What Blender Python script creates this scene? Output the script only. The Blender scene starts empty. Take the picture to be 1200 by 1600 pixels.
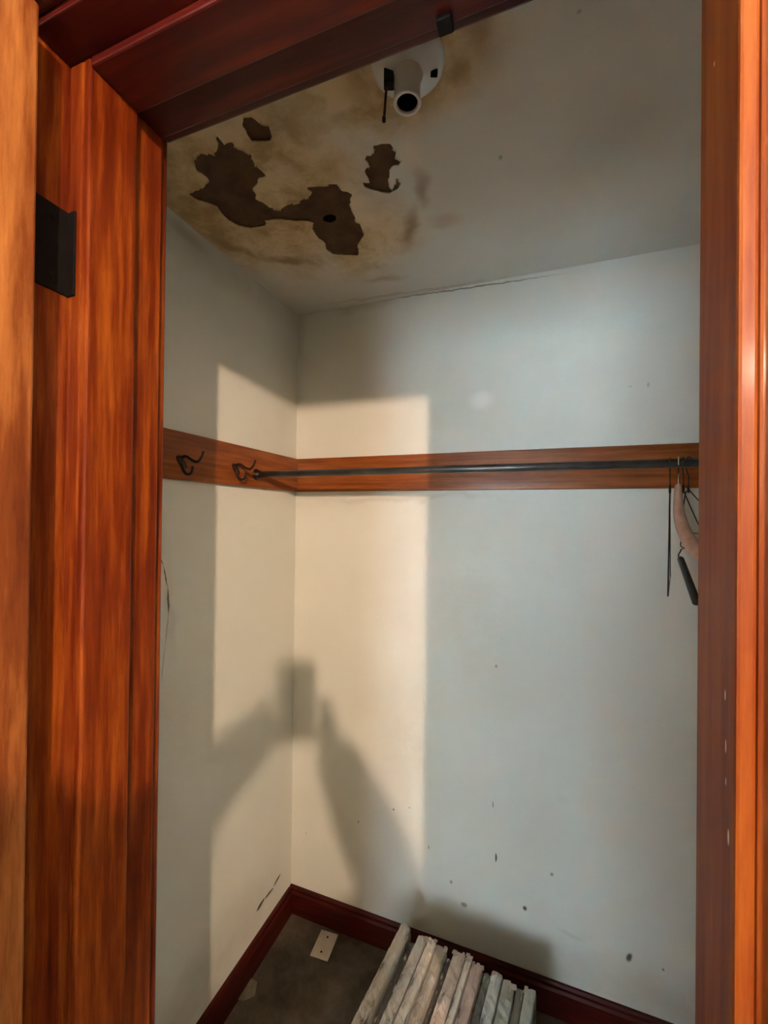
import bpy, bmesh, math, random
from mathutils import Vector as V, Matrix, noise, geometry
random.seed(7)
R = math.radians
S = bpy.context.scene
COL = S.collection
EYE = 1.55

# ------------------------------------------------------------------ camera
F, YAW, PIT, ROL = 655.9, R(20.34), R(.34), R(.63)
fw = V((-math.sin(YAW)*math.cos(PIT), math.cos(YAW)*math.cos(PIT), math.sin(PIT)))
rt = V((math.cos(YAW), math.sin(YAW), 0)); up = rt.cross(fw)
rt2 = rt*math.cos(ROL)+up*math.sin(ROL); up2 = -rt*math.sin(ROL)+up*math.cos(ROL)
cd = bpy.data.cameras.new('camera'); cam = bpy.data.objects.new('camera', cd); COL.objects.link(cam)
M = Matrix((rt2, up2, -fw)).transposed().to_4x4(); M.translation = V((0, 0, EYE)); cam.matrix_world = M
cd.sensor_fit = 'HORIZONTAL'; cd.sensor_width = 36; cd.lens = 36*F/1200; cd.clip_start = .004
S.camera = cam

# ------------------------------------------------------------------ world, lights, exposure
w = bpy.data.worlds.new('world'); S.world = w; w.use_nodes = True
w.node_tree.nodes['Background'].inputs[0].default_value = (.45, .6, .9, 1)
w.node_tree.nodes['Background'].inputs[1].default_value = 1.0
S.view_settings.view_transform = 'Standard'; S.view_settings.look = 'None'
S.view_settings.gamma = 1; S.view_settings.use_curve_mapping = False
S.view_settings.exposure = 4.25
LAMP = V((.81, -1.31, EYE+.566))
LAMP_POWER = 430; LAMP_COL = (1, .70, .50)
DAY_POWER = 112; DAY_COL = (.60, .86, .91)
WIN = (-1.20, 0, .70, 1.85, -2.4)         # x0 x1 z0 z1 y of the window in the room behind the camera
al = bpy.data.lights.new('window_daylight', 'AREA'); al.shape = 'RECTANGLE'
al.size = WIN[1]-WIN[0]-.1; al.size_y = WIN[3]-WIN[2]-.1; al.energy = DAY_POWER; al.color = DAY_COL
ao = bpy.data.objects.new('window_daylight', al); COL.objects.link(ao)
ao.location = ((WIN[0]+WIN[1])/2, WIN[4]+.02, (WIN[2]+WIN[3])/2); ao.rotation_euler = (R(90), 0, R(180))
ao.rotation_euler = (R(-90), 0, 0) if False else (R(90), 0, R(180))

# ------------------------------------------------------------------ helpers
def ray(x, y): return fw + rt2*((x-600)/F) - up2*((y-800)/F)
def at(x, y, ax, val):
    d = ray(x, y); o = V((0, 0, EYE)); return o + d*((val-o[ax])/d[ax])
XL, YB, ZC = -.902, 1.431, EYE+.783
XR = .64; YF = .412; YR = .272
JL, JR, HZ = -.469, .1215, EYE+.491
def link(o, parent=None):
    COL.objects.link(o)
    if parent: o.parent = parent
    return o
def obj(name, bm, mat, parent=None, smooth=False, loc=None):
    me = bpy.data.meshes.new(name)
    bmesh.ops.recalc_face_normals(bm, faces=bm.faces)
    bm.to_mesh(me); bm.free()
    if mat:
        for m in (mat if isinstance(mat, (list, tuple)) else [mat]): me.materials.append(m)
    if smooth:
        for p in me.polygons: p.use_smooth = True
    o = bpy.data.objects.new(name, me)
    if loc: o.location = loc
    return link(o, parent)
def thing(name, label, cat, loc=(0, 0, 0), rot=(0, 0, 0), group=None):
    o = bpy.data.objects.new(name, None); o.empty_display_size = .05
    o.location = loc; o.rotation_euler = rot; link(o)
    return tag(o, label, cat, group)
def tag(o, label, cat=None, group=None, kind=None):
    if label: o['label'] = label
    if cat: o['category'] = cat
    if group: o['group'] = group
    if kind: o['kind'] = kind
    return o
def struct(o, label=None, cat=None): o['kind'] = 'structure'; return tag(o, label, cat)
def box(bm, a, b, bev=0, seg=2):
    r = bmesh.ops.create_cube(bm, size=1)
    vs = r['verts']; a = V(a); b = V(b); c = (a+b)/2; s = b-a
    for v in vs: v.co = V((v.co.x*s.x, v.co.y*s.y, v.co.z*s.z))+c
    if bev:
        es = list({e for v in vs for e in v.link_edges})
        bmesh.ops.bevel(bm, geom=es, offset=bev, segments=seg, affect='EDGES', profile=.5)
    return bm
def nb(): return bmesh.new()
def mbox(name, a, b, mat, parent=None, bev=.0015): return obj(name, box(nb(), a, b, bev), mat, parent)
def frames(pts):
    pts = [V(p) for p in pts]; out = []
    t0 = (pts[1]-pts[0]).normalized(); n = t0.orthogonal().normalized()
    for i, p in enumerate(pts):
        t = (pts[min(i+1, len(pts)-1)]-pts[max(i-1, 0)]).normalized()
        n = (n-t*n.dot(t)).normalized(); out.append((p, n, t.cross(n)))
    return out
def tube(bm, pts, r, n=10, r2=None):
    rings = []
    for i, (p, a, b) in enumerate(frames(pts)):
        rr = r[i] if isinstance(r, (list, tuple)) else r
        rings.append([bm.verts.new(p+a*rr*math.cos(2*math.pi*k/n)+b*(r2 or rr)*math.sin(2*math.pi*k/n)) for k in range(n)])
    for A, B in zip(rings, rings[1:]):
        for k in range(n): bm.faces.new((A[k], A[(k+1) % n], B[(k+1) % n], B[k]))
    bm.faces.new(rings[0][::-1]); bm.faces.new(rings[-1]); return bm
def smoothpts(pts, n=6):
    pts = [V(p) for p in pts]; o = []
    P = [pts[0]*2-pts[1]]+pts+[pts[-1]*2-pts[-2]]
    for i in range(1, len(P)-2):
        a, b, c, d = P[i-1:i+3]
        for k in range(n):
            t = k/n
            o.append(.5*((2*b)+(c-a)*t+(2*a-5*b+4*c-d)*t*t+(-a+3*b-3*c+d)*t**3))
    o.append(pts[-1]); return o
def lathe(bm, prof, n=40, axis=None):
    rings = [[bm.verts.new((r*math.cos(2*math.pi*k/n), r*math.sin(2*math.pi*k/n), z)) for k in range(n)] for r, z in prof]
    for A, B in zip(rings, rings[1:]):
        for k in range(n): bm.faces.new((A[k], A[(k+1) % n], B[(k+1) % n], B[k]))
    return bm

# ------------------------------------------------------------------ materials
class NT:
    def __init__(s, name):
        s.m = bpy.data.materials.new(name); s.m.use_nodes = True; s.t = s.m.node_tree
        s.b = s.t.nodes['Principled BSDF']; s.co = s.n('ShaderNodeTexCoord').outputs['Object']
    def n(s, k, **kw):
        x = s.t.nodes.new(k)
        for a, b in kw.items(): setattr(x, a, b)
        return x
    def l(s, a, b): s.t.links.new(a, b)
    def noise(s, scale, vec=None, stretch=None, detail=4, rough=.55, out='Fac'):
        x = s.n('ShaderNodeTexNoise'); x.inputs['Scale'].default_value = scale
        x.inputs['Detail'].default_value = detail; x.inputs['Roughness'].default_value = rough
        v = vec or s.co
        if stretch:
            mp = s.n('ShaderNodeMapping'); mp.inputs['Scale'].default_value = stretch; s.l(v, mp.inputs[0]); v = mp.outputs[0]
        s.l(v, x.inputs['Vector']); return x.outputs[out]
    def ramp(s, fac, stops):
        x = s.n('ShaderNodeValToRGB'); s.l(fac, x.inputs[0]); e = x.color_ramp.elements
        while len(e) < len(stops): e.new(.5)
        for el, (p, c) in zip(e, stops): el.position = p; el.color = (*c, 1) if len(c) == 3 else c
        return x.outputs[0]
    def mix(s, fac, a, b, mode='MIX'):
        x = s.n('ShaderNodeMix', data_type='RGBA', blend_type=mode)
        for i, v in ((0, fac), (6, a), (7, b)):
            if isinstance(v, (int, float)): x.inputs[i].default_value = v
            elif isinstance(v, tuple): x.inputs[i].default_value = (*v, 1)
            else: s.l(v, x.inputs[i])
        return x.outputs[2]
    def math(s, op, a, b=None):
        x = s.n('ShaderNodeMath', operation=op)
        for i, v in ((0, a), (1, b)):
            if v is None: continue
            if isinstance(v, (int, float)): x.inputs[i].default_value = v
            else: s.l(v, x.inputs[i])
        return x.outputs[0]
    def spots(s, lst, vec=None):
        """lst: (centre, rotation, radii3, softness, strength) -> mask of marks that sit at fixed spots on the surface"""
        res = None
        for c, rot, rad, soft, k in lst:
            mp = s.n('ShaderNodeMapping', vector_type='TEXTURE')
            mp.inputs[1].default_value = c; mp.inputs[2].default_value = rot; mp.inputs[3].default_value = rad
            s.l(vec or s.co, mp.inputs[0])
            ln = s.n('ShaderNodeVectorMath', operation='LENGTH'); s.l(mp.outputs[0], ln.inputs[0])
            mr = s.n('ShaderNodeMapRange', interpolation_type='SMOOTHSTEP')
            mr.inputs[1].default_value = 1-soft; mr.inputs[2].default_value = 1
            mr.inputs[3].default_value = k; mr.inputs[4].default_value = 0; s.l(ln.outputs['Value'], mr.inputs[0])
            res = mr.outputs[0] if res is None else s.math('MAXIMUM', res, mr.outputs[0])
        return res
    def warp(s, scale, amt, detail=4):
        nz = s.noise(scale, detail=detail, out='Color')
        a = s.n('ShaderNodeVectorMath', operation='SUBTRACT'); s.l(nz, a.inputs[0]); a.inputs[1].default_value = (.5, .5, .5)
        b = s.n('ShaderNodeVectorMath', operation='SCALE'); s.l(a.outputs[0], b.inputs[0]); b.inputs['Scale'].default_value = amt
        c = s.n('ShaderNodeVectorMath', operation='ADD'); s.l(s.co, c.inputs[0]); s.l(b.outputs[0], c.inputs[1]); return c.outputs[0]
    def bump(s, h, strength=.3, dist=.002):
        x = s.n('ShaderNodeBump'); x.inputs['Strength'].default_value = strength; x.inputs['Distance'].default_value = dist
        s.l(h, x.inputs['Height']); s.l(x.outputs[0], s.b.inputs['Normal'])
    def col(s, c):
        if isinstance(c, tuple): s.b.inputs['Base Color'].default_value = (*c, 1)
        else: s.l(c, s.b.inputs['Base Color'])
    def set(s, rough=.5, metal=0, coat=0, spec=.5):
        s.b.inputs['Roughness'].default_value = rough; s.b.inputs['Metallic'].default_value = metal
        s.b.inputs['Coat Weight'].default_value = coat; s.b.inputs['Coat Roughness'].default_value = .15
        s.b.inputs['Specular IOR Level'].default_value = spec; return s.m

def wood(name, stretch, lo=(.14, .018, .003), mid=(.34, .075, .012), hi=(.52, .16, .03), rough=.38, marks=None, band=7, markcol=(.8, .75, .65), coat=.14):
    t = NT(name)
    big = t.noise(band, stretch=stretch, detail=3, vec=t.warp(3, .01))
    fine = t.noise(band*9, stretch=stretch, detail=6, rough=.7)
    bl = t.noise(5, detail=5)
    f = t.math('ADD', t.math('MULTIPLY', big, .62), t.math('ADD', t.math('MULTIPLY', fine, .22), t.math('MULTIPLY', bl, .16)))
    c = t.ramp(f, [(.30, lo), (.48, mid), (.66, hi)])
    if marks: c = t.mix(t.spots(marks), c, markcol)
    t.col(c); t.bump(fine, .25, .0006); return t.set(rough, coat=coat, spec=.2)
UPR = (12, 12, .7)      # grain runs along z
ALX = (.9, 12, 12)      # along x
ALY = (12, .9, 12)      # along y

def S2(px, py, rx, ry, ang=0, soft=.6, k=1, plane='b'):
    """mark at a photographed spot, given in pixels and sized in metres on its own surface"""
    if plane == 'b': return (at(px, py, 1, YB), (0, R(ang), 0), (rx, 1, ry), soft, k)
    if plane == 'l': return (at(px, py, 0, XL), (R(ang), 0, 0), (1, rx, ry), soft, k)
    return (at(px, py, 2, ZC), (0, 0, R(ang)), (rx, ry, 1), soft, k)
def seg(p0, p1, wd, plane='b', soft=.6, k=1):
    """a crack or scuff from one photographed spot to another"""
    if plane == 'l':
        a, b = at(*p0, 0, XL), at(*p1, 0, XL); d = b-a
        return ((a+b)/2, (math.atan2(d.z, d.y), 0, 0), (1, d.length*.6, wd), soft, k)
    if plane == 'b':
        a, b = at(*p0, 1, YB), at(*p1, 1, YB); d = b-a
        return ((a+b)/2, (0, -math.atan2(d.z, d.x), 0), (d.length*.6, 1, wd), soft, k)
    a, b = at(*p0, 2, ZC), at(*p1, 2, ZC); d = b-a
    return ((a+b)/2, (0, 0, math.atan2(d.y, d.x)), (d.length*.6, wd, 1), soft, k)

WALLC = (.67, .685, .622)
def plaster(name, base=WALLC, dark=None, brown=None, light=None, soft=None):
    t = NT(name)
    c = t.mix(t.ramp(t.noise(2.5, detail=5), [(.35, (0, 0, 0)), (.7, (1, 1, 1))]), base, tuple(x*y for x, y in zip(base, (.93, .92, .89))))
    wv = t.warp(22, .02)
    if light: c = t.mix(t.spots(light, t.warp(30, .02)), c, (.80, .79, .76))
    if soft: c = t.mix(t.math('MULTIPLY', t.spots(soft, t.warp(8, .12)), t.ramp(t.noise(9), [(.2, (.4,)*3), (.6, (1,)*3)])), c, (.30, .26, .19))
    if brown: c = t.mix(t.spots(brown, t.warp(35, .012)), c, (.16, .11, .05))
    if dark: c = t.mix(t.spots(dark, t.warp(60, .006)), c, (.09, .075, .05))
    t.col(c)
    t.bump(t.math('ADD', t.math('MULTIPLY', t.noise(18, detail=6), 1.0), t.math('MULTIPLY', t.noise(140), .25)), .28, .004)
    return t.set(.75, spec=.3)

m_back = plaster('painted_plaster_back',
    dark=[S2(775, 1340, .004, .020), S2(770, 1257, .0025, .015, k=.7), S2(820, 1419, .009, .010), S2(615, 1265, .005, .004), S2(640, 1262, .004, .004, k=.7),
          S2(560, 1284, .003, .008, 20, k=.8), S2(478, 1302, .003, .004, k=.7), S2(983, 1496, .010, .019, 15), S2(705, 1378, .006, .009, k=.6), S2(862, 1366, .006, .006, k=.7),
          S2(1036, 1515, .005, .006, k=.7), S2(670, 1324, .003, .009, k=.6), S2(1013, 601, .004, .011, k=.35), S2(985, 604, .005, .004, k=.25)],
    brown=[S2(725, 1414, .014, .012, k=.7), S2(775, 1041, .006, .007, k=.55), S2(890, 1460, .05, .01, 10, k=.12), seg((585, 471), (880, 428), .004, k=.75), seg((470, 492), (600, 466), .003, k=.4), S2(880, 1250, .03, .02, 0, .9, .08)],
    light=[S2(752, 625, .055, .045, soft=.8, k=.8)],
    soft=[S2(560, 470, .32, .05, 0, .95, .35), S2(990, 1560, .7, .16, -6, .95, .45), S2(470, 520, .04, .2, 0, .95, .3), S2(620, 780, .5, .02, 0, .9, .25)])  # soft: broad darker tones by ceiling line, corner, board and baseboard
m_left = plaster('painted_plaster_left',
    dark=[seg((247, 866), (256, 884), .0022, 'l'), seg((255, 882), (262, 920), .0025, 'l'), seg((262, 915), (264, 962), .004, 'l'), seg((264, 955), (258, 1010), .002, 'l', k=.6), seg((258, 1005), (252, 1065), .002, 'l', k=.5),
          seg((438, 1366), (428, 1384), .006, 'l', .3), seg((427, 1388), (414, 1404), .006, 'l', .3, .9), seg((413, 1404), (401, 1424), .008, 'l', .3)],
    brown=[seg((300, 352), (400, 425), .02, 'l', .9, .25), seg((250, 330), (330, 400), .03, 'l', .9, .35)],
    soft=[S2(300, 1560, .5, .22, 0, .95, .5, 'l'), S2(330, 400, .6, .09, 0, .95, .3, 'l'), S2(262, 960, .03, .16, 0, .95, .2, 'l')])  # soft: darker towards ceiling and floor, and round the crack
m_plain = plaster('painted_plaster_plain')
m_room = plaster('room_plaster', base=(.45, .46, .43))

# ceiling paint: yellowed water stain round the peeled areas, dirtier rings at its rim
t = NT('stained_ceiling_paint')
base = t.mix(t.ramp(t.noise(3, detail=5), [(.35, (0,)*3), (.7, (1,)*3)]), (.70, .71, .66), (.62, .63, .57))
wet = [S2(430, 300, .30, .50, 25, .75, 1, 'c'), S2(300, 280, .34, .55, 0, .7, 1, 'c'), S2(600, 110, .26, .16, 0, .7, 1, 'c'), S2(560, 380, .22, .25, 30, .8, .9, 'c')]
c = t.mix(t.spots(wet, t.warp(6, .16)), base, (.66, .51, .29))
mot = t.ramp(t.noise(11, vec=t.warp(7, .1), detail=6, rough=.65), [(.42, (0,)*3), (.62, (1,)*3)])
c = t.mix(t.math('MULTIPLY', t.math('MULTIPLY', t.spots(wet, t.warp(5, .12)), mot), .9), c, (.36, .25, .11))
rings = [seg((255, 345), (330, 375), .03, 'c', .9, .7), seg((320, 368), (410, 405), .028, 'c', .9, .7), seg((400, 402), (500, 412), .028, 'c', .9, .8), seg((258, 250), (262, 340), .025, 'c', .9, .6),
         seg((655, 260), (662, 330), .03, 'c', .9, .6), seg((645, 320), (632, 395), .032, 'c', .9, .75), seg((560, 440), (640, 432), .03, 'c', .9, .4), seg((660, 350), (730, 340), .04, 'c', .9, .3),
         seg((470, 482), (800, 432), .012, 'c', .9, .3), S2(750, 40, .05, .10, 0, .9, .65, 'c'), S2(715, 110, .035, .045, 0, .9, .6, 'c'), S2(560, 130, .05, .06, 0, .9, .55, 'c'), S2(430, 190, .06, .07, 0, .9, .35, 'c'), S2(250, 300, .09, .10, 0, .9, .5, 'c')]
c = t.mix(t.spots(rings, t.warp(14, .06)), c, (.26, .165, .07))
c = t.mix(t.spots([S2(570, 335, .06, .09, 0, .9, .6, 'c'), S2(640, 240, .05, .05, 0, .9, .45, 'c'), S2(440, 270, .05, .05, 0, .9, .4, 'c')], t.warp(20, .05)), c, (.80, .68, .52))
c = t.mix(t.spots([S2(782, 246, .006, .009, 0, .6, .5, 'c'), S2(905, 18, .005, .004, 0, .6, .5, 'c')]), c, (.2, .17, .12))
t.col(c); t.bump(t.math('ADD', t.noise(16, detail=6), t.math('MULTIPLY', t.noise(120), .3)), .3, .004); m_ceil = t.set(.8, spec=.25)
t = NT('bare_brown_plaster'); t.col(t.ramp(t.noise(25, detail=6), [(.3, (.075, .042, .026)), (.7, (.13, .078, .048))])); t.bump(t.noise(60, detail=6), .5, .004); m_bare = t.set(.95, spec=.1)
t = NT('black_void'); t.col((.006, .005, .004)); m_void = t.set(1, spec=0)

chips = [(at(x, y, 0, JR-.0105), (0, 0, 0), (1, a, b), .4, 1) for x, y, a, b in ((1133, 1086, .0009, .004), (1134, 1166, .0008, .005), (1134, 1221, .0006, .003), (1138, 1308, .0014, .006), (1116, 100, .001, .002))]
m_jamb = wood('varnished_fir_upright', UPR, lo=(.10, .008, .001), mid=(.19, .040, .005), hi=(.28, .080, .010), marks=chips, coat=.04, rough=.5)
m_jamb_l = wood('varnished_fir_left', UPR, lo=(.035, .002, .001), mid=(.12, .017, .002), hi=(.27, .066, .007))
m_head_shaded = wood('varnished_fir_head_shaded', ALX, lo=(.02, .001, .001), mid=(.05, .004, .002), hi=(.09, .010, .003), marks=[(at(168, 92, 1, .308), (0, 0, 0), (.002, 1, .003), .5, .9)])  # jamb fir darkened: shade under the head put into the colour
m_door = wood('varnished_fir_door', (8, 8, .8), lo=(.05, .007, .002), mid=(.15, .038, .008), hi=(.34, .13, .032), band=5, rough=.45,
    marks=[(at(16, 590, 0, -.4535), (R(20), 0, 0), (1, .004, .012), .8, .5), (at(18, 1340, 0, -.4535), (0, 0, 0), (1, .0015, .009), .6, .5), (at(30, 1448, 0, -.4535), (0, 0, 0), (1, .0012, .003), .4, 1)])
m_rail = wood('varnished_oak_back', (1.1, 10, 22), lo=(.11, .022, .004), mid=(.22, .058, .010), hi=(.33, .105, .022), band=4)
m_rail_l = wood('varnished_oak_left', (10, 1.1, 22), lo=(.11, .022, .004), mid=(.22, .058, .010), hi=(.33, .105, .022), band=4)
m_base = wood('dark_red_varnish', ALX, lo=(.02, .002, .001), mid=(.042, .004, .002), hi=(.08, .009, .004), rough=.45, coat=.1)
m_base_l = wood('dark_red_varnish_left', ALY, lo=(.02, .002, .001), mid=(.042, .004, .002), hi=(.08, .009, .004), rough=.45, coat=.1)
def simple(name, c, rough=.5, metal=0, coat=0, var=.2, scale=40, spec=.5):
    t = NT(name); t.col(t.ramp(t.noise(scale, detail=5), [(.3, tuple(x*(1-var) for x in c)), (.7, tuple(min(1, x*(1+var)) for x in c))])); return t.set(rough, metal, coat, spec)
m_black = simple('black_iron', (.005, .004, .004), .6, 0, spec=.12)
m_bronze = simple('dark_bronze', (.035, .016, .012), .35, .6)
m_steel = simple('bright_wire', (.75, .72, .66), .2, 1)
m_rod = simple('dull_steel_tube', (.10, .10, .095), .42, .75, var=.35, scale=14)
m_wire = simple('dark_hanger_wire', (.02, .02, .022), .4, .5)
m_hang = wood('pale_hanger_wood', (6, 6, 6), lo=(.36, .22, .15), mid=(.47, .30, .21), hi=(.55, .36, .26), rough=.4)
m_hang2 = simple('black_tube_plastic', (.022, .024, .022), .35)
m_porc = simple('white_porcelain', (.62, .64, .62), .3, coat=.5, var=.06, scale=20)
m_plate = simple('off_white_plastic', (.52, .45, .37), .5, var=.08)
m_scrap = simple('tan_paper', (.20, .17, .11), .8)
m_room_floor = wood('room_floorboards', ALY, lo=(.07, .05, .03), mid=(.13, .095, .06), hi=(.2, .15, .10), rough=.5, coat=.1)
t = NT('grimy_brown_floor')
c = t.ramp(t.noise(7, vec=t.warp(4, .1), detail=7, rough=.7), [(.35, (.055, .043, .03)), (.55, (.10, .08, .058)), (.72, (.15, .125, .09))])
t.col(c); t.bump(t.noise(150, detail=5), .5, .003); m_floor = t.set(.95, spec=.1)

# ------------------------------------------------------------------ closet shell
def slab(name, a, b, mat): return obj(name, box(nb(), a, b), mat)
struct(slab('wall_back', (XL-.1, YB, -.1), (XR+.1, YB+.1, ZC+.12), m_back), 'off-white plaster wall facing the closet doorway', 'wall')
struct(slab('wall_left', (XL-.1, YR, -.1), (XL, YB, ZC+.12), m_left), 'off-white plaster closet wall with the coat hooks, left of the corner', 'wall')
struct(slab('wall_right', (XR, YR, -.1), (XR+.1, YB, ZC+.12), m_plain), 'plain plaster closet wall behind the hangers', 'wall')
fl = struct(slab('floor', (XL-.1, YR-.001, -.1), (XR+.1, YB, 0), m_floor), 'dirty dark brown closet floor', 'floor')

# ceiling: brown base coat with the paint film broken open where it has peeled
ce = struct(slab('ceiling', (XL-.1, YF-.01, ZC+.003), (XR+.1, YB, ZC+.12), m_bare), 'water-stained closet ceiling with peeled paint', 'ceiling')
T = lambda pts: [(250+x/2, y/2) for x, y in pts]
patchA = T([(178,415),(190,430),(205,450),(225,445),(240,460),(262,468),(280,480),(295,500),(300,520),(318,535),(332,553),(310,558),(303,578),(292,590),(305,608),(298,622),(320,632),(345,650),(378,655),(400,640),(430,632),(470,612),(475,600),(455,590),(458,580),(500,577),(562,575),(565,595),(590,602),(600,608),(595,640),(607,665),(612,690),(628,697),(640,728),(630,750),(620,765),(620,798),(590,797),(540,795),(518,780),(515,760),(490,740),(475,715),(480,700),(465,692),(420,692),(385,686),(345,688),(328,690),(333,705),(280,713),(245,705),(215,690),(190,665),(178,645),(150,635),(115,625),(90,607),(125,592),(150,560),(140,550),(115,535),(107,510),(110,485),(125,473),(150,480),(165,485),(178,470),(180,450),(168,428)])
patchC = T([(258,360),(285,358),(300,368),(315,382),(335,388),(345,410),(352,438),(320,443),(285,442),(270,420),(258,395)])
patchD = T([(668,455),(690,450),(720,450),(728,462),(738,470),(735,490),(757,503),(745,518),(728,520),(718,535),(717,555),(718,580),(728,590),(735,560),(745,558),(755,570),(745,590),(720,605),(690,602),(665,595),(640,585),(633,570),(655,572),(652,560),(640,545),(642,530),(652,515),(640,500),(645,487),(660,487),(665,470)])
def jag(poly):
    out = []
    for i, a in enumerate(poly):
        b = poly[(i+1) % len(poly)]; L = (b-a).length; n = V((-(b-a).y, (b-a).x)).normalized() if L else V((0, 0))
        out.append(a)
        k = max(1, int(L/.006))
        for j in range(1, k): out.append(a.lerp(b, j/k)+n*random.uniform(-.0014, .0014))
    return out
polys = [jag([at(x, y, 2, ZC).to_2d() for x, y in P]) for P in (patchA, patchC, patchD)]
def inside(p, poly):
    c = False; n = len(poly)
    for i in range(n):
        a, b = poly[i], poly[i-1]
        if (a.y > p.y) != (b.y > p.y) and p.x < (b.x-a.x)*(p.y-a.y)/(b.y-a.y)+a.x: c = not c
    return c
vs = [V((XL, YF-.01)), V((XR, YF-.01)), V((XR, YB)), V((XL, YB))]; ed = [(0, 1), (1, 2), (2, 3), (3, 0)]
for P in polys:
    s = len(vs); vs += P; ed += [(s+i, s+(i+1) % len(P)) for i in range(len(P))]
cv, cedge, cf, *_ = geometry.delaunay_2d_cdt(vs, ed, [], 0, 1e-6)
bm = nb(); bv = [bm.verts.new((p.x, p.y, ZC)) for p in cv]
for f in cf:
    c = sum((cv[i] for i in f), V((0, 0)))/len(f)
    if not any(inside(c, P) for P in polys): bm.faces.new([bv[i] for i in f])
be = [e for e in bm.edges if len(e.link_faces) == 1]
r = bmesh.ops.extrude_edge_only(bm, edges=be)
for v in r['geom']:
    if isinstance(v, bmesh.types.BMVert): v.co.z += .0028
obj('paint_film', bm, m_ceil, ce)
# curled lips of paint along stretches of each tear
bm = nb()
for P in polys:
    c = sum(P, V((0, 0)))/len(P); n = len(P)
    for i in range(n):
        if noise.noise(V((P[i].x*40, P[i].y*40, 3))) < -.02: continue
        a, b = P[i], P[(i+1) % n]; nn = V((-(b-a).y, (b-a).x)).normalized()
        if not inside(a.lerp(b, .5)+nn*.001, P): nn = -nn
        k = .003
        q = [(a, 0), (b, 0), (b+nn*k, -.0022), (a+nn*k, -.0022)]
        f = [bm.verts.new((p.x, p.y, ZC+z)) for p, z in q]; bm.faces.new(f)
tag(obj('curled_paint_edge', bm, m_ceil, ce), None)['kind'] = 'stuff'
hp = at(515, 343, 2, ZC)
bm = nb(); n = 14
rim = [V((hp.x+(.017+.004*random.random())*math.cos(2*math.pi*k/n), hp.y+(.012+.004*random.random())*math.sin(2*math.pi*k/n))) for k in range(n)]
A = [bm.verts.new((p.x, p.y, ZC+.0022)) for p in rim]; B = [bm.verts.new((hp.x+(p.x-hp.x)*.6, hp.y+(p.y-hp.y)*.6, ZC+.0026)) for p in rim]
for k in range(n): bm.faces.new((A[k], A[(k+1) % n], B[(k+1) % n], B[k]))
bm.faces.new(B); bm.faces.new([bm.verts.new((p.x*1, p.y, ZC+.0029)) for p in rim])
obj('plaster_hole', bm, m_void, ce)

# wall between room and closet, round the doorway
bm = nb()
JT = .02
box(bm, (-2.0, YR, 0), (-.5145, YF, 2.5)); box(bm, (.165, YR, 0), (1.5, YF, 2.5)); box(bm, (-.5145, YR, HZ+JT), (.165, YF, 2.5))
struct(obj('wall_front', bm, m_plain), 'plaster wall pierced by the closet doorway', 'wall')

# ------------------------------------------------------------------ door frame
SY0, SY1, ST = .31, .368, .0105
def frame(name, label, jamb, stop, cas, edge, mat):
    o = struct(obj(name, box(nb(), *jamb, .0012), mat), label, 'door frame')
    mbox('door_stop', *stop, mat, o, .0022); mbox('casing', *cas, mat, o, .004); mbox('closet_side_casing', *edge, mat, o, .003)
    return o
ZT = HZ+JT
LBT = -.4905
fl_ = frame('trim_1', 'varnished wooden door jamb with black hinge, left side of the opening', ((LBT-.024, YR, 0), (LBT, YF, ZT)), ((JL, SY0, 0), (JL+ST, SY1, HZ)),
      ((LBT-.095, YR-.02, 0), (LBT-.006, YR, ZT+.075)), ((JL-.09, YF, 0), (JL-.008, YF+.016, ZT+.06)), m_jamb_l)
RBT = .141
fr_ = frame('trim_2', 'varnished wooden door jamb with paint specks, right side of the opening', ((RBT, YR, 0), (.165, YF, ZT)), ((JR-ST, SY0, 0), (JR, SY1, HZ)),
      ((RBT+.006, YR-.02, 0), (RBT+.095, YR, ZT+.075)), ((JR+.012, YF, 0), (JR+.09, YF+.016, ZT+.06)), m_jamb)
fh_ = frame('trim_3', 'varnished head board across the top of the doorway, shade painted into its colour', ((LBT, YR, HZ), (RBT, YF, ZT)), ((JL+ST, SY0, HZ-ST), (JR-ST, SY1, HZ)),
      ((LBT-.006, YR-.02, HZ+.006), (RBT+.006, YR, ZT+.075)), ((JL-.008, YF, HZ+.008), (JR+.012, YF+.016, ZT+.06)), m_head_shaded)
mbox('jamb_face', (LBT, SY0, 0), (JL, YF, HZ), m_jamb_l, fl_, .002)
mbox('jamb_face', (JR, SY0+.0, 0), (RBT, YF, HZ), m_jamb, fr_, .002)
# strike of a ball catch screwed under the head
cp = at(695, 46, 1, YF-.005)
k = obj('door_catch', box(nb(), (cp.x-.008, YF-.012, at(695, 58, 1, YF+.004).z), (cp.x+.008, YF+.004, HZ+.001), .002), m_black); k.parent = fh_
# threshold
struct(slab('trim_6', (LBT, YR, 0), (RBT, YF, .012), m_base), 'worn wooden threshold in the closet doorway', 'trim')

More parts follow.
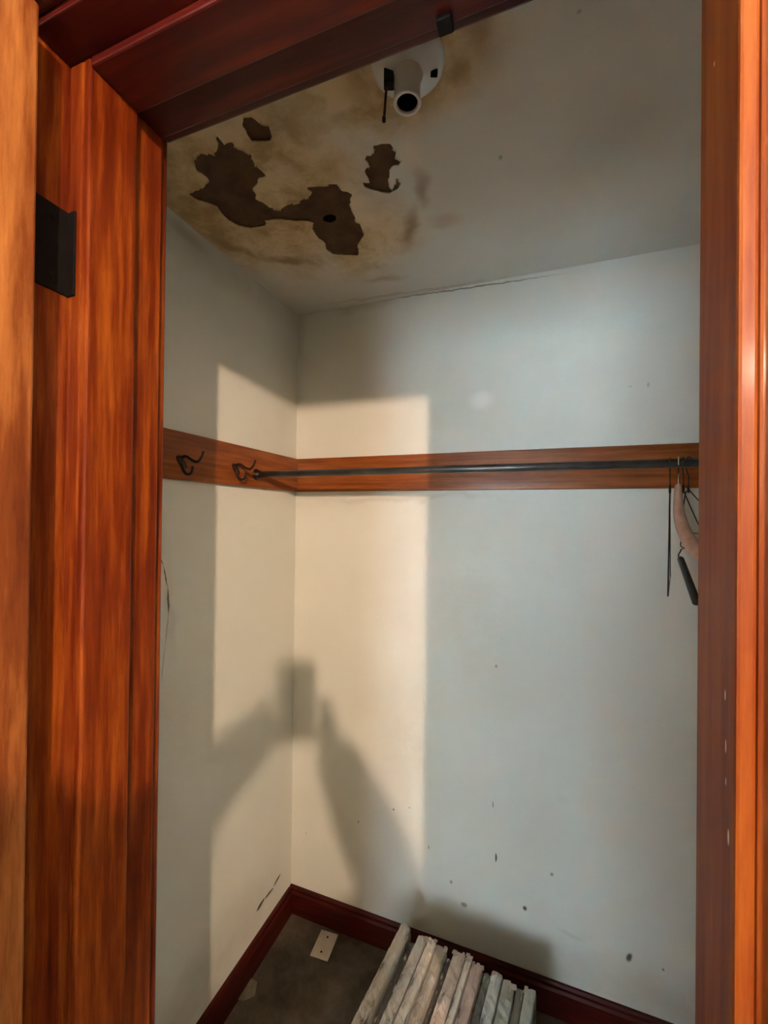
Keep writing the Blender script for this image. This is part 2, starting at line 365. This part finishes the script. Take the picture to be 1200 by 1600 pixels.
# door leaf, hinged on the left, standing open into the room
dt, dw = .034, RBT-LBT-.006
dr = struct(thing('door_1', 'varnished wooden closet door standing open on the left', 'door', (LBT+.002, YR-.008, 0), (0, 0, R(-91.5))))
def panel(a, b, name='panel', bev=.006): return obj(name, box(nb(), a, b, bev), m_door, dr)
mbox('stile', (.004, .0, .012), (.105, dt, HZ-.004), m_door, dr, .0025)
mbox('stile', (dw-.105, .0, .012), (dw, dt, HZ-.004), m_door, dr, .0025)
for z0, z1 in ((.012, .24), (.86, 1.0), (HZ-.12, HZ-.004)): mbox('rail', (.105, .0, z0), (dw-.105, dt, z1), m_door, dr, .002)
for z0, z1 in ((.24, .86), (1.0, HZ-.12)): panel((.10, .011, z0-.005), (dw-.10, dt-.011, z1+.005))
bm = nb()
for s in (1, -1):
    tube(bm, [(dw-.055, dt/2+s*.017, .95), (dw-.055, dt/2+s*.05, .95)], .009, 14)
    tube(bm, [(dw-.055, dt/2+s*.046, .95), (dw-.055, dt/2+s*.056, .95), (dw-.055, dt/2+s*.075, .95), (dw-.055, dt/2+s*.08, .95)], [.012, .026, .026, .012], 20)
obj('door_knob', bm, m_bronze, dr, True)
def hinge(zc):
    h = .046
    o = mbox('hinge', (LBT-.0005, YR-.004, zc-h), (LBT+.0022, SY0-.0012, zc+h), m_black, fl_, .0006)
    mbox('hinge_lip', (LBT+.001, SY0-.0022, zc-h-.001), (-.4765, SY0+.0004, zc+h-.001), m_black, o, .0005)
    bm = nb(); px, py = LBT+.003, YR-.008
    for i in range(5): tube(bm, [(px, py, zc-h+i*.0184+.0006), (px, py, zc-h+(i+1)*.0184-.0006)], .0058, 14)
    tube(bm, [(px, py, zc+h), (px, py, zc+h+.004), (px, py, zc+h+.009)], [.0045, .0062, .002], 14)
    tube(bm, [(px, py, zc-h-.009), (px, py, zc-h-.004), (px, py, zc-h)], [.002, .0062, .0045], 14)
    obj('hinge_knuckle', bm, m_black, o, True)
    for z in (-.032, 0, .032): obj('screw_head', tube(nb(), [(LBT+.0018, .288+(.006 if z else -.006), zc+z), (LBT+.0032, .288+(.006 if z else -.006), zc+z)], .0035, 12), m_black, o)
hinge(at(85, 388, 0, LBT).z); hinge(.22)

# ------------------------------------------------------------------ baseboards, hook rails
BH = EYE-1.4505; BT = .016
def bbprof(bm, p0, p1, nrm):
    prof = [(0, 0), (BT, 0), (BT, BH-.022), (BT*.75, BH-.014), (BT*.7, BH-.006), (BT*.45, BH), (0, BH)]
    p0 = V(p0); p1 = V(p1); nrm = V(nrm)
    A = [bm.verts.new(p0+nrm*d+V((0, 0, z))) for d, z in prof]; B = [bm.verts.new(p1+nrm*d+V((0, 0, z))) for d, z in prof]
    n = len(prof)
    for k in range(n): bm.faces.new((A[k], A[(k+1) % n], B[(k+1) % n], B[k]))
    bm.faces.new(A); bm.faces.new(B[::-1]); return bm
struct(obj('baseboard_back', bbprof(nb(), (XL, YB, 0), (XR, YB, 0), (0, -1, 0)), m_base), 'dark red varnished baseboard under the back wall', 'baseboard')
struct(obj('baseboard_left', bbprof(nb(), (XL, YF, 0), (XL, YB-BT, 0), (1, 0, 0)), m_base_l), 'dark red varnished baseboard under the left wall', 'baseboard')
struct(obj('baseboard_right', bbprof(nb(), (XR, YF, 0), (XR, YB-BT, 0), (-1, 0, 0)), m_base_l), 'dark varnished baseboard under the right wall', 'baseboard')
RB, RT_, RD = EYE+.0849, EYE+.2123, .018
struct(mbox('trim_4', (XL, YF+.03, RB), (XL+RD, YB-RD, RT_), m_rail_l, bev=.002), 'varnished oak board on the left wall carrying the coat hooks', 'rail board')
struct(mbox('trim_5', (XL, YB-RD, RB), (XR, YB, RT_), m_rail, bev=.002), 'long varnished oak board across the back wall behind the rod', 'rail board')
struct(mbox('trim_7', (XR-RD, YF+.03, RB), (XR, YB-RD, RT_), m_rail_l, bev=.002), 'varnished oak board on the right wall behind the hangers', 'rail board')

# ------------------------------------------------------------------ rod
RY, RZ, RR = 1.16, EYE+.128, .0105
rod = thing('closet_rod', 'dull grey metal closet rod running from the left hook board past the hangers', 'rod', (XL+RD, RY, RZ))
obj('tube', tube(nb(), [(.002, 0, 0), (XR-XL-2*RD-.002, 0, 0)], RR, 20), m_rod, rod, True)
for x0, s in ((0, 1), (XR-XL-2*RD, -1)):
    bm = nb(); tube(bm, [(x0, 0, 0), (x0+s*.003, 0, 0), (x0+s*.004, 0, 0), (x0+s*.016, 0, 0)], [.019, .019, .0135, .0135], 20); obj('rod_socket', bm, m_bronze, rod, True)

# ------------------------------------------------------------------ coat hooks
def hook(y, z, label):
    t = thing('coat_hook', label, 'hook', (XL+RD, y, z), group=None)
    bm = nb()   # oval mounting plate
    for zz in range(0, 1): pass
    tube(bm, [(0, 0, 0), (.0035, 0, 0)], .0095, 20, r2=.021)
    pl = obj('mounting_plate', bm, m_bronze, t)
    for s in (-.013, .013): obj('screw', tube(nb(), [(.003, 0, s), (.005, 0, s)], .003, 10), m_steel, pl)
    up_ = smoothpts([(.002, 0, .012), (.018, 0, .014), (.038, .001, .003), (.054, .001, -.001), (.066, .002, .010), (.072, .003, .026)])
    n = len(up_); obj('upper_prong', tube(nb(), up_, [.0042-.0012*i/n for i in range(n-1)]+[.0045], 12), m_bronze, t, True)
    lo_ = smoothpts([(.002, 0, -.002), (.009, 0, -.022), (.022, 0, -.033), (.036, 0, -.028), (.041, 0, -.012)])
    n = len(lo_); obj('lower_prong', tube(nb(), lo_, [.0045-.001*i/n for i in range(n-1)]+[.0045], 12), m_bronze, t, True)
    return t
h1 = at(283, 722, 0, XL+RD); h2 = at(368, 733, 0, XL+RD)
hook(h1.y, h1.z, 'dark bronze double coat hook nearer the door frame')
hook(h2.y, h2.z, 'dark bronze double coat hook just before the left end of the rod')

# ------------------------------------------------------------------ ceiling lamp holder
lp = at(637, 99, 2, ZC)
lh = thing('lamp_holder', 'white porcelain ceiling lamp holder with an empty socket and pull chain', 'lamp holder', (lp.x, lp.y, ZC), (0, 0, R(20)))
obj('base', lathe(nb(), [(.0001, -.024), (.022, -.024), (.030, -.021), (.044, -.016), (.056, -.010), (.063, -.004), (.064, 0)]), m_porc, lh, True)
SZ = -.071
obj('socket', lathe(nb(), [(.030, -.014), (.027, -.022), (.0238, -.032), (.0228, -.05), (.0232, SZ+.006), (.0245, SZ+.002), (.0235, SZ), (.0185, SZ), (.0180, SZ+.004), (.0180, -.02), (.0001, -.02)]), m_porc, lh, True)
obj('socket_lining', lathe(nb(), [(.0176, SZ+.004), (.0176, -.023), (.0001, -.023)]), m_void, lh, True)
bm = nb(); box(bm, (-.041, -.009, -.040), (-.023, .009, -.010), .002); obj('pull_switch', bm, m_black, lh)
bm = nb(); box(bm, (.040, -.004, -.021), (.052, .004, -.0125), .001); obj('screw_slot', bm, m_void, lh)
bm = nb()
for k in range(18):
    bmesh.ops.create_uvsphere(bm, u_segments=8, v_segments=6, radius=.0026, matrix=Matrix.Translation((-.036-.0002*k, math.sin(k*.5)*.0006, -.033-k*.0034)))
bm2 = bm; tube(bm2, [(-.0395, .0, -.091), (-.040, 0, -.094), (-.040, 0, -.102), (-.040, 0, -.104)], [.001, .0034, .0034, .001], 10)
obj('pull_chain', bm2, m_bronze, lh, True)

# ------------------------------------------------------------------ hangers on the rod
def rodhook(r=.021):
    """wire hook over the rod in the local y-z plane, ending at its neck below (0,0,-.062)"""
    pts = [(0, -r*.95, -.006)]
    for a in range(200, -30, -23): pts.append((0, r*.72*math.cos(R(a)), .0+r*.72*math.sin(R(a))-.0))
    return pts
HR = .0135
def hookpts(neck=-.055):
    p = [(0, HR*math.cos(R(a)), HR*math.sin(R(a))) for a in range(205, -31, -20)]
    return smoothpts(p+[(0, .006, -.020), (0, .0, -.032), (0, 0, neck)], 3)
def hanger_at(px, name, label, rz):
    p = at(px, 722, 1, RY); return thing(name, label, 'hanger', (p.x, RY, RZ+.0), (0, 0, R(rz)))
# wooden suit hanger: near arm sweeps towards the door, far arm hides behind it
wh = hanger_at(1060, 'wooden_hanger', 'pale wooden suit hanger with curved arms, hung on the rod beside the door frame', -14)
obj('hook', tube(nb(), hookpts(-.062), .0016, 8), m_steel, wh, True)
def arm(s, m):
    pts = smoothpts([(0, 0, -.052), (0, s*.020, -.078), (.002, s*.055, -.118), (.012, s*.11, -.162), (.032, s*.165, -.196), (.06, s*.215, -.216)], 6)
    bm = nb(); n = len(pts); rings = []
    for i, p in enumerate(pts):
        t = (V(pts[min(i+1, n-1)])-V(pts[max(i-1, 0)])).normalized(); side = V((1, 0, 0)); nn = t.cross(side).normalized()
        wx = .0068+.0135*(i/n)**1.3; wz = .0125
        if i in (0, n-1): wx *= .6; wz *= .6
        rings.append([bm.verts.new(p+side*wx*math.cos(a)+nn*wz*math.sin(a)) for a in [2*math.pi*k/14 for k in range(14)]])
    for A, B in zip(rings, rings[1:]):
        for k in range(14): bm.faces.new((A[k], A[(k+1) % 14], B[(k+1) % 14], B[k]))
    bm.faces.new(rings[0][::-1]); bm.faces.new(rings[-1])
    return obj('arm', bm, m, wh, True)
arm(-1, m_hang); arm(1, m_hang)
th = thing('trouser_bar', 'black trouser bar dangling from the wooden suit hanger', 'hanger bar', (0, 0, 0))
a = at(1063, 872, 1, 1.24); b = at(1089, 943, 1, 1.10); d = (b-a).normalized()
obj('bar', tube(nb(), [a, a+d*.006, b-d*.003, b], [.006, .0075, .0085, .006], 16), m_hang2, th, True)
obj('clip', tube(nb(), smoothpts([a+d*.01, a+V((-.004, 0, .006)), a+V((.0, 0, .016)), a+V((.006, .01, .022)), Matrix.Translation(wh.location)@wh.rotation_euler.to_matrix().to_4x4()@V((.03, .16, -.200))], 4), .0016, 8), m_wire, th, True)

def wire_hanger(px, label, rz, W=.2, drop=.10, tilt=0, bend=0, w2=None):
    t = hanger_at(px, 'wire_hanger', label, rz); t.rotation_euler.x = R(tilt)
    obj('hook', tube(nb(), hookpts(-.06), .0013, 8), m_wire, t, True)
    sh = -.07; z2 = sh-drop; W2 = w2 or W
    pts = smoothpts([(0, 0, -.058), (0, -.012, sh), (bend*.5, -W*.5, sh-drop*.5), (bend, -W+.008, z2+.004), (bend, -W, z2-.006), (bend*1., -W+.012, z2-.012), (bend*.3, 0, z2-.012), (0, W2-.012, z2-.012), (0, W2, z2-.006), (0, W2-.008, z2+.004), (0, W2*.5, sh-drop*.5), (0, .012, sh), (0, 0, -.064)], 4)
    obj('wire_frame', tube(nb(), pts, .0013, 8), m_wire, t, True)
    obj('twisted_neck', tube(nb(), [(0, 0, -.052), (0, .001, -.058), (0, -.001, -.064), (0, 0, -.07)], .0026, 8), m_wire, t, True)
    return t
wire_hanger(1047, 'thin dark wire hanger seen edge-on, furthest from the door frame', -14.6, .17, .205)
wire_hanger(1068, 'bent dark wire hanger right behind the wooden suit hanger', -6, .19, .115, bend=.012, w2=.03)
wire_hanger(1076, 'dark wire hanger closest to the door frame, half hidden behind it', 12, .18, .08, bend=-.02, w2=.045)

# ------------------------------------------------------------------ on the floor
# blank wall plate lying on the floor
pp = at(507, 1476, 2, .004)
c4 = [at(x, y, 2, 0) for x, y in ((503, 1456), (530, 1466), (512, 1508), (486, 1497))]
ang = math.atan2((c4[0]-c4[3]).y+(c4[1]-c4[2]).y, (c4[0]-c4[3]).x+(c4[1]-c4[2]).x)
L1 = ((c4[0]-c4[3]).length+(c4[1]-c4[2]).length)/2; L2 = ((c4[0]-c4[1]).length+(c4[3]-c4[2]).length)/2
wp = thing('wall_plate', 'off-white blank wall plate lying on the dark floor left of the papers', 'wall plate', (pp.x, pp.y, 0), (0, 0, ang))
obj('cover', box(nb(), (-L1/2, -L2/2, 0), (L1/2, L2/2, .005), .002), m_plate, wp)
for x in (-L1*.28, L1*.28): obj('screw_hole', tube(nb(), [(x, 0, .0045), (x, 0, .0054)], .0036, 14), m_void, wp)
# scrap of paper near the left baseboard
sp = [at(x, y, 2, .003) for x, y in ((372, 1538), (386, 1527), (402, 1534), (398, 1556), (380, 1566), (364, 1560))]
bm = nb(); vt = [bm.verts.new((p.x, p.y, .002+.006*random.random())) for p in sp]; f = bm.faces.new(vt)
c = bmesh.ops.poke(bm, faces=[f]); r = bmesh.ops.solidify(bm, geom=bm.faces[:], thickness=.0008)
tag(obj('paper_scrap', bm, m_scrap), 'small torn tan paper scrap beside the left baseboard', 'paper')

# row of worn bundles of paper standing on edge
TOPZ = .285
A0 = at(626, 1441, 2, TOPZ); B0 = at(838, 1550, 2, TOPZ); C0 = at(556, 1600, 2, TOPZ)
e1 = (B0-A0).normalized(); Wd = (B0-A0).length; e2 = V((e1.y, -e1.x, 0)); LEN = .33
rowang = math.atan2(e1.y, e1.x)
specs = [  # width weight, start inset, top drop, colour, label colour words
 (21, .000, .000, (.40, .35, .27), 'tan, at the left end of the row'),
 (15, .012, .030, (.10, .085, .07), 'dark brown sunken, second from the left end'),
 (20, .004, .004, (.44, .40, .33), 'buff, third from the left end'),
 (17, .002, .000, (.56, .50, .41), 'cream with a torn white streak, fourth from the left end'),
 (19, .005, .004, (.36, .32, .26), 'grey-brown, fifth from the left end'),
 (11, .010, .022, (.09, .075, .06), 'narrow black-brown sunken, just left of the pinkish one'),
 (23, .000, .000, (.46, .38, .31), 'wide pinkish tan, in the middle of the row'),
 (10, .000, -.003, (.68, .60, .50), 'narrow pale cream, standing highest in the middle'),
 (20, .006, .002, (.42, .33, .28), 'dull pink, right of the narrow pale one'),
 (13, .003, .014, (.13, .14, .12), 'dark green-grey, left of the blue-grey one'),
 (19, .000, .000, (.43, .46, .44), 'blue-grey, fourth from the right end'),
 (21, .006, .003, (.30, .32, .27), 'olive grey, third from the right end'),
 (13, .006, .010, (.17, .17, .14), 'dark olive with a black tear, second from the right end'),
 (18, .000, .001, (.33, .35, .30), 'greenish grey, at the right end of the row')]
tot = sum(s[0] for s in specs); x = 0
for i, (wt, inset, drop, colr, lab) in enumerate(specs):
    wd = Wd*wt/tot
    t = NT('worn_paper_%d' % i)
    n1 = t.noise(17, stretch=(2.4, .5, 1), detail=8, rough=.72); n2 = t.noise(60, stretch=(2, .6, 1), detail=5)
    c = t.ramp(n1, [(.36, tuple(q*.12 for q in colr)), (.46, colr), (.70, tuple(min(.85, q*1.5) for q in colr))])
    c = t.mix(t.ramp(n2, [(.60, (0,)*3), (.72, (.8,)*3)]), c, (.66, .62, .54)); t.col(c); t.bump(n1, .6, .004)
    mt = t.set(.7, spec=.3)
    hgt = TOPZ-drop
    th = thing('paper_bundle', 'worn paper bundle on edge: '+lab, 'papers', tuple(A0.xy+e1.xy*(x+wd/2))+(0,), (0, 0, rowang), 'worn papers standing in a row')
    # folded body with a ragged, rounded upper edge
    bm = nb(); NL = 26; prof = [(-.5, 0), (-.5, .5), (-.5, .96), (-.42, .994), (0, 1), (.42, .994), (.5, .96), (.5, .5), (.5, 0)]
    rings = []
    for j in range(NL+1):
        u = j/NL; yy = -inset-u*(LEN-inset*1.3)
        rg = []
        for (a_, b_) in prof:
            nz = noise.noise(V((a_*2+i*7, u*9, b_))); nz2 = noise.noise(V((a_*3+i*5, u*28, 5)))
            rg.append(bm.verts.new((a_*wd*.985+nz*.0016*(b_ > .3), yy+(nz2*.006 if j in (0, NL) else 0), hgt*b_+(.006*nz+.004*nz2)*(b_ > .8))))
        rings.append(rg)
    for A, B in zip(rings, rings[1:]):
        for k in range(len(prof)-1): bm.faces.new((A[k], A[k+1], B[k+1], B[k]))
        bm.faces.new((A[-1], A[0], B[0], B[-1]))
    bm.faces.new(rings[0]); bm.faces.new(rings[-1][::-1])
    obj('folded_sheets', bm, mt, th)
    if drop < .01:   # frayed flakes at the far end
        bm = nb()
        for k in range(5):
            cx = random.uniform(-.4, .4)*wd; y0 = -inset+random.uniform(-.012, .004); s = random.uniform(.004, .009)
            q = [bm.verts.new((cx+dx*s, y0+dy*s, hgt-.002+dz*s)) for dx, dy, dz in ((-1, -.6, 0), (1, -.4, .1), (.7, .7, .5), (-.8, .5, .4))]
            bm.faces.new(q)
        bmesh.ops.solidify(bm, geom=bm.faces[:], thickness=.0006)
        obj('frayed_edge', bm, m_plate, th)['kind'] = 'stuff'
    x += wd

# ------------------------------------------------------------------ the room the picture is taken from
RX0, RX1, RY0, RZT = -1.9, 1.4, WIN[4], 2.5
struct(slab('floor_room', (RX0-.1, RY0-.1, -.1), (RX1+.1, YR, 0), m_room_floor), 'wooden floor of the room outside the closet', 'floor')
struct(slab('ceiling_room', (RX0-.1, RY0-.1, RZT), (RX1+.1, YF, RZT+.1), m_room), 'plaster ceiling of the room outside the closet', 'ceiling')
struct(slab('wall_room_left', (RX0-.1, RY0, 0), (RX0, YR, RZT), m_room), 'plain plaster wall of the outer room, door-hinge side', 'wall')
struct(slab('wall_room_right', (RX1, RY0, 0), (RX1+.1, YR, RZT), m_room), 'plain plaster wall of the outer room, away from the hinges', 'wall')
bm = nb(); x0, x1, z0, z1, wy = WIN
box(bm, (RX0-.1, wy-.1, 0), (x0, wy, RZT)); box(bm, (x1, wy-.1, 0), (RX1+.1, wy, RZT)); box(bm, (x0, wy-.1, 0), (x1, wy, z0)); box(bm, (x0, wy-.1, z1), (x1, wy, RZT))
struct(obj('wall_room_back', bm, m_room), 'wall of the outer room with the window', 'wall')
wn = struct(obj('window_1', (lambda b: (box(b, (x0, wy-.09, z0), (x0+.05, wy-.03, z1)), box(b, (x1-.05, wy-.09, z0), (x1, wy-.03, z1)), box(b, (x0+.05, wy-.09, z0), (x1-.05, wy-.03, z0+.05)), box(b, (x0+.05, wy-.09, z1-.05), (x1-.05, wy-.03, z1)), box(b, (x0+.05, wy-.085, (z0+z1)/2-.02), (x1-.05, wy-.035, (z0+z1)/2+.02)))[0])(nb()), m_jamb), 'sash window of the outer room', 'window')
t = NT('window_glass'); t.col((.9, .95, 1)); t.b.inputs['Transmission Weight'].default_value = 1; m_glass = t.set(.05)
for za, zb in ((z0+.05, (z0+z1)/2-.02), ((z0+z1)/2+.02, z1-.05)): mbox('pane', (x0+.05, wy-.062, za), (x1-.05, wy-.058, zb), m_glass, wn, 0)

# bare bulb hanging in the room, the warm light that throws the doorway's patch
pn = thing('pendant_bulb', 'bare warm bulb hanging on a cord in the outer room', 'lamp', (LAMP.x, LAMP.y, RZT))
dz = LAMP.z-RZT
obj('cord', tube(nb(), [(0, 0, 0), (0, 0, dz+.11)], .0035, 8), m_black, pn)
obj('ceiling_rose', lathe(nb(), [(.0001, -.03), (.02, -.028), (.04, -.012), (.045, 0)], 24), m_porc, pn, True)
obj('bulb_socket', tube(nb(), [(0, 0, dz+.12), (0, 0, dz+.105), (0, 0, dz+.05)], [.008, .02, .02], 20), m_black, pn)
t = NT('glowing_bulb'); t.b.inputs['Emission Color'].default_value = (*LAMP_COL, 1); t.b.inputs['Emission Strength'].default_value = LAMP_POWER; t.col((.9, .9, .85)); m_bulb = t.set(.3)
bu = obj('bulb', lathe(nb(), [(.012, dz+.05), (.013, dz+.036), (.021, dz+.017), (.0255, dz), (.022, dz-.013), (.012, dz-.023), (.0001, dz-.0255)], 16), m_bulb, pn, True)

# ------------------------------------------------------------------ photographer behind the camera
m_skin = simple('skin', (.50, .30, .22), .5, var=.05); m_shirt = simple('dark_shirt', (.05, .055, .07), .85); m_trou = simple('blue_trousers', (.04, .05, .09), .85); m_hair = simple('dark_hair', (.02, .014, .01), .6)
m_phone = simple('black_phone', (.012, .012, .014), .25)
O = V((0, 0, EYE))
ph = thing('phone', 'black smartphone held upright by the photographer outside the doorway', 'phone', O-fw*.012)
ph.rotation_euler = Matrix((rt2, up2, -fw)).transposed().to_euler()
obj('case', box(nb(), (-.036, -.122, -.004), (.036, .028, .004), .0035, 3), m_phone, ph)
obj('lens', tube(nb(), [(.0, .0, -.0042), (0, 0, -.0062)], .006, 18), m_black, ph)
def wallhit(px, py):
    a, b = at(px, py, 1, YB), at(px, py, 0, XL); return a if a.x > XL else b
def sj(px, py, dep):
    W = wallhit(px, py); a = (LAMP-O).dot(fw); b = (W-LAMP).dot(fw); return LAMP+(W-LAMP)*((dep-a)/b)
Rw, Lw = sj(512, 1150, -.06), sj(424, 1120, -.06)
Re, Rs = V((.27, -.13, 1.275)), V((.13, -.35, 1.20))
Le = Lw+(sj(350, 1196, -.16)-Lw).normalized()*.26; Ls = V((-.21, -.44, 1.21))
fh = V((fw.x, fw.y, 0)).normalized(); rh = V((fh.y, -fh.x, 0))
neck = V((-.015, -.35, 1.24))
def skin(name, joints, edges, mat, parent, sub=2):
    me = bpy.data.meshes.new(name); me.from_pydata([tuple(j[0]) for j in joints], edges, []); me.materials.append(mat)
    o = bpy.data.objects.new(name, me); link(o, parent)
    sk = o.modifiers.new('skin', 'SKIN'); me.skin_vertices.new() if not me.skin_vertices else None
    for v, j in zip(me.skin_vertices[0].data, joints): v.radius = (j[1], j[2] if len(j) > 2 else j[1])
    me.skin_vertices[0].data[0].use_root = True; sk.use_smooth_shade = True
    sb = o.modifiers.new('sub', 'SUBSURF'); sb.levels = sub; sb.render_levels = sub
    return o
pel = neck-fh*.02; pel = V((pel.x, pel.y, .86))
J = []; E_ = []
def add(p, r, prev=None, r2=None):
    J.append((V(p), r, r2 or r)); i = len(J)-1
    if prev is not None: E_.append((prev, i))
    return i
p0 = add(pel, .22, None, .15); waist = add(pel.lerp(neck, .4), .20, p0, .14); chest = add(pel.lerp(neck, .72), .20, waist, .13); nk = add(neck, .06, chest)
hd = add(neck+V((0, 0, .12))+fh*.03, .08, nk, .08); hd2 = add(neck+V((0, 0, .23))+fh*.045, .10, hd, .115); hd3 = add(neck+V((0, 0, .31))+fh*.03, .05, hd2)
for sh, el, wr in ((Rs, Re, Rw), (Ls, Le, Lw)):
    s_ = add(sh, .08, chest); e_ = add(el, .058, s_); m_ = add(V(el).lerp(wr, .5), .052, e_); add(wr, .036, m_)
for s in (1, -1):
    hip = add(pel+rh*s*.09-V((0, 0, .04)), .12, p0); kn = add(V((pel.x, pel.y, .46))+rh*s*.11+fh*.03, .08, hip)
    an = add(V((pel.x, pel.y, .08))+rh*s*.12-fh*.02, .04, kn); add(V((pel.x, pel.y, .035))+rh*s*.14+fh*.12, .033, an)
person = thing('person', 'photographer in dark shirt raising a phone with both hands, outside the doorway', 'person', (pel.x, pel.y, 0))
inv = Matrix.Translation((-pel.x, -pel.y, 0))
loc = lambda L: [(inv@j[0],)+j[1:] for j in L]
skin('body', loc(J), E_, m_shirt, person)
hb = nb(); bmesh.ops.create_uvsphere(hb, u_segments=24, v_segments=14, radius=.1, matrix=inv@Matrix.Translation(neck+V((0, 0, .25))+fh*.02)@Matrix.Diagonal((.85, 1, .98, 1)))
obj('hair', hb, m_hair, person, True)
# hands: palm plus five fingers closed on the phone's sides
for s, wr, nm in ((1, Rw, 'right'), (-1, Lw, 'left')):
    grip = O-fw*.02+rt2*(s*.036)-up2*.075
    palm = wr.lerp(grip+rt2*s*.03-fw*.02, .75)
    HJ = [(wr, .024, .024), (palm, .026, .017)]; HE = [(0, 1)]
    for k in range(4):
        base = palm+up2*(.024-.016*k)+fw*.004
        knu = grip+rt2*(s*.016)+up2*(.034-.019*k)-fw*.004
        tip = grip-rt2*(s*(.016 if s > 0 else .012))+up2*(.036-.019*k)-fw*.016 if False else grip+rt2*(s*.006)+up2*(.036-.019*k)-fw*.001
        i = len(HJ); HJ += [(base, .010, .010), (knu, .009, .009), (tip, .0075, .0075)]; HE += [(1, i), (i, i+1), (i+1, i+2)]
    i = len(HJ); HJ += [(palm-up2*.02-fw*.012, .011, .011), (grip-up2*.01-fw*.016, .010, .010), (grip-rt2*s*.012+up2*.012-fw*.015, .009, .009)]; HE += [(1, i), (i, i+1), (i+1, i+2)]
    skin('hand', loc(HJ), HE, m_skin, person, 1)
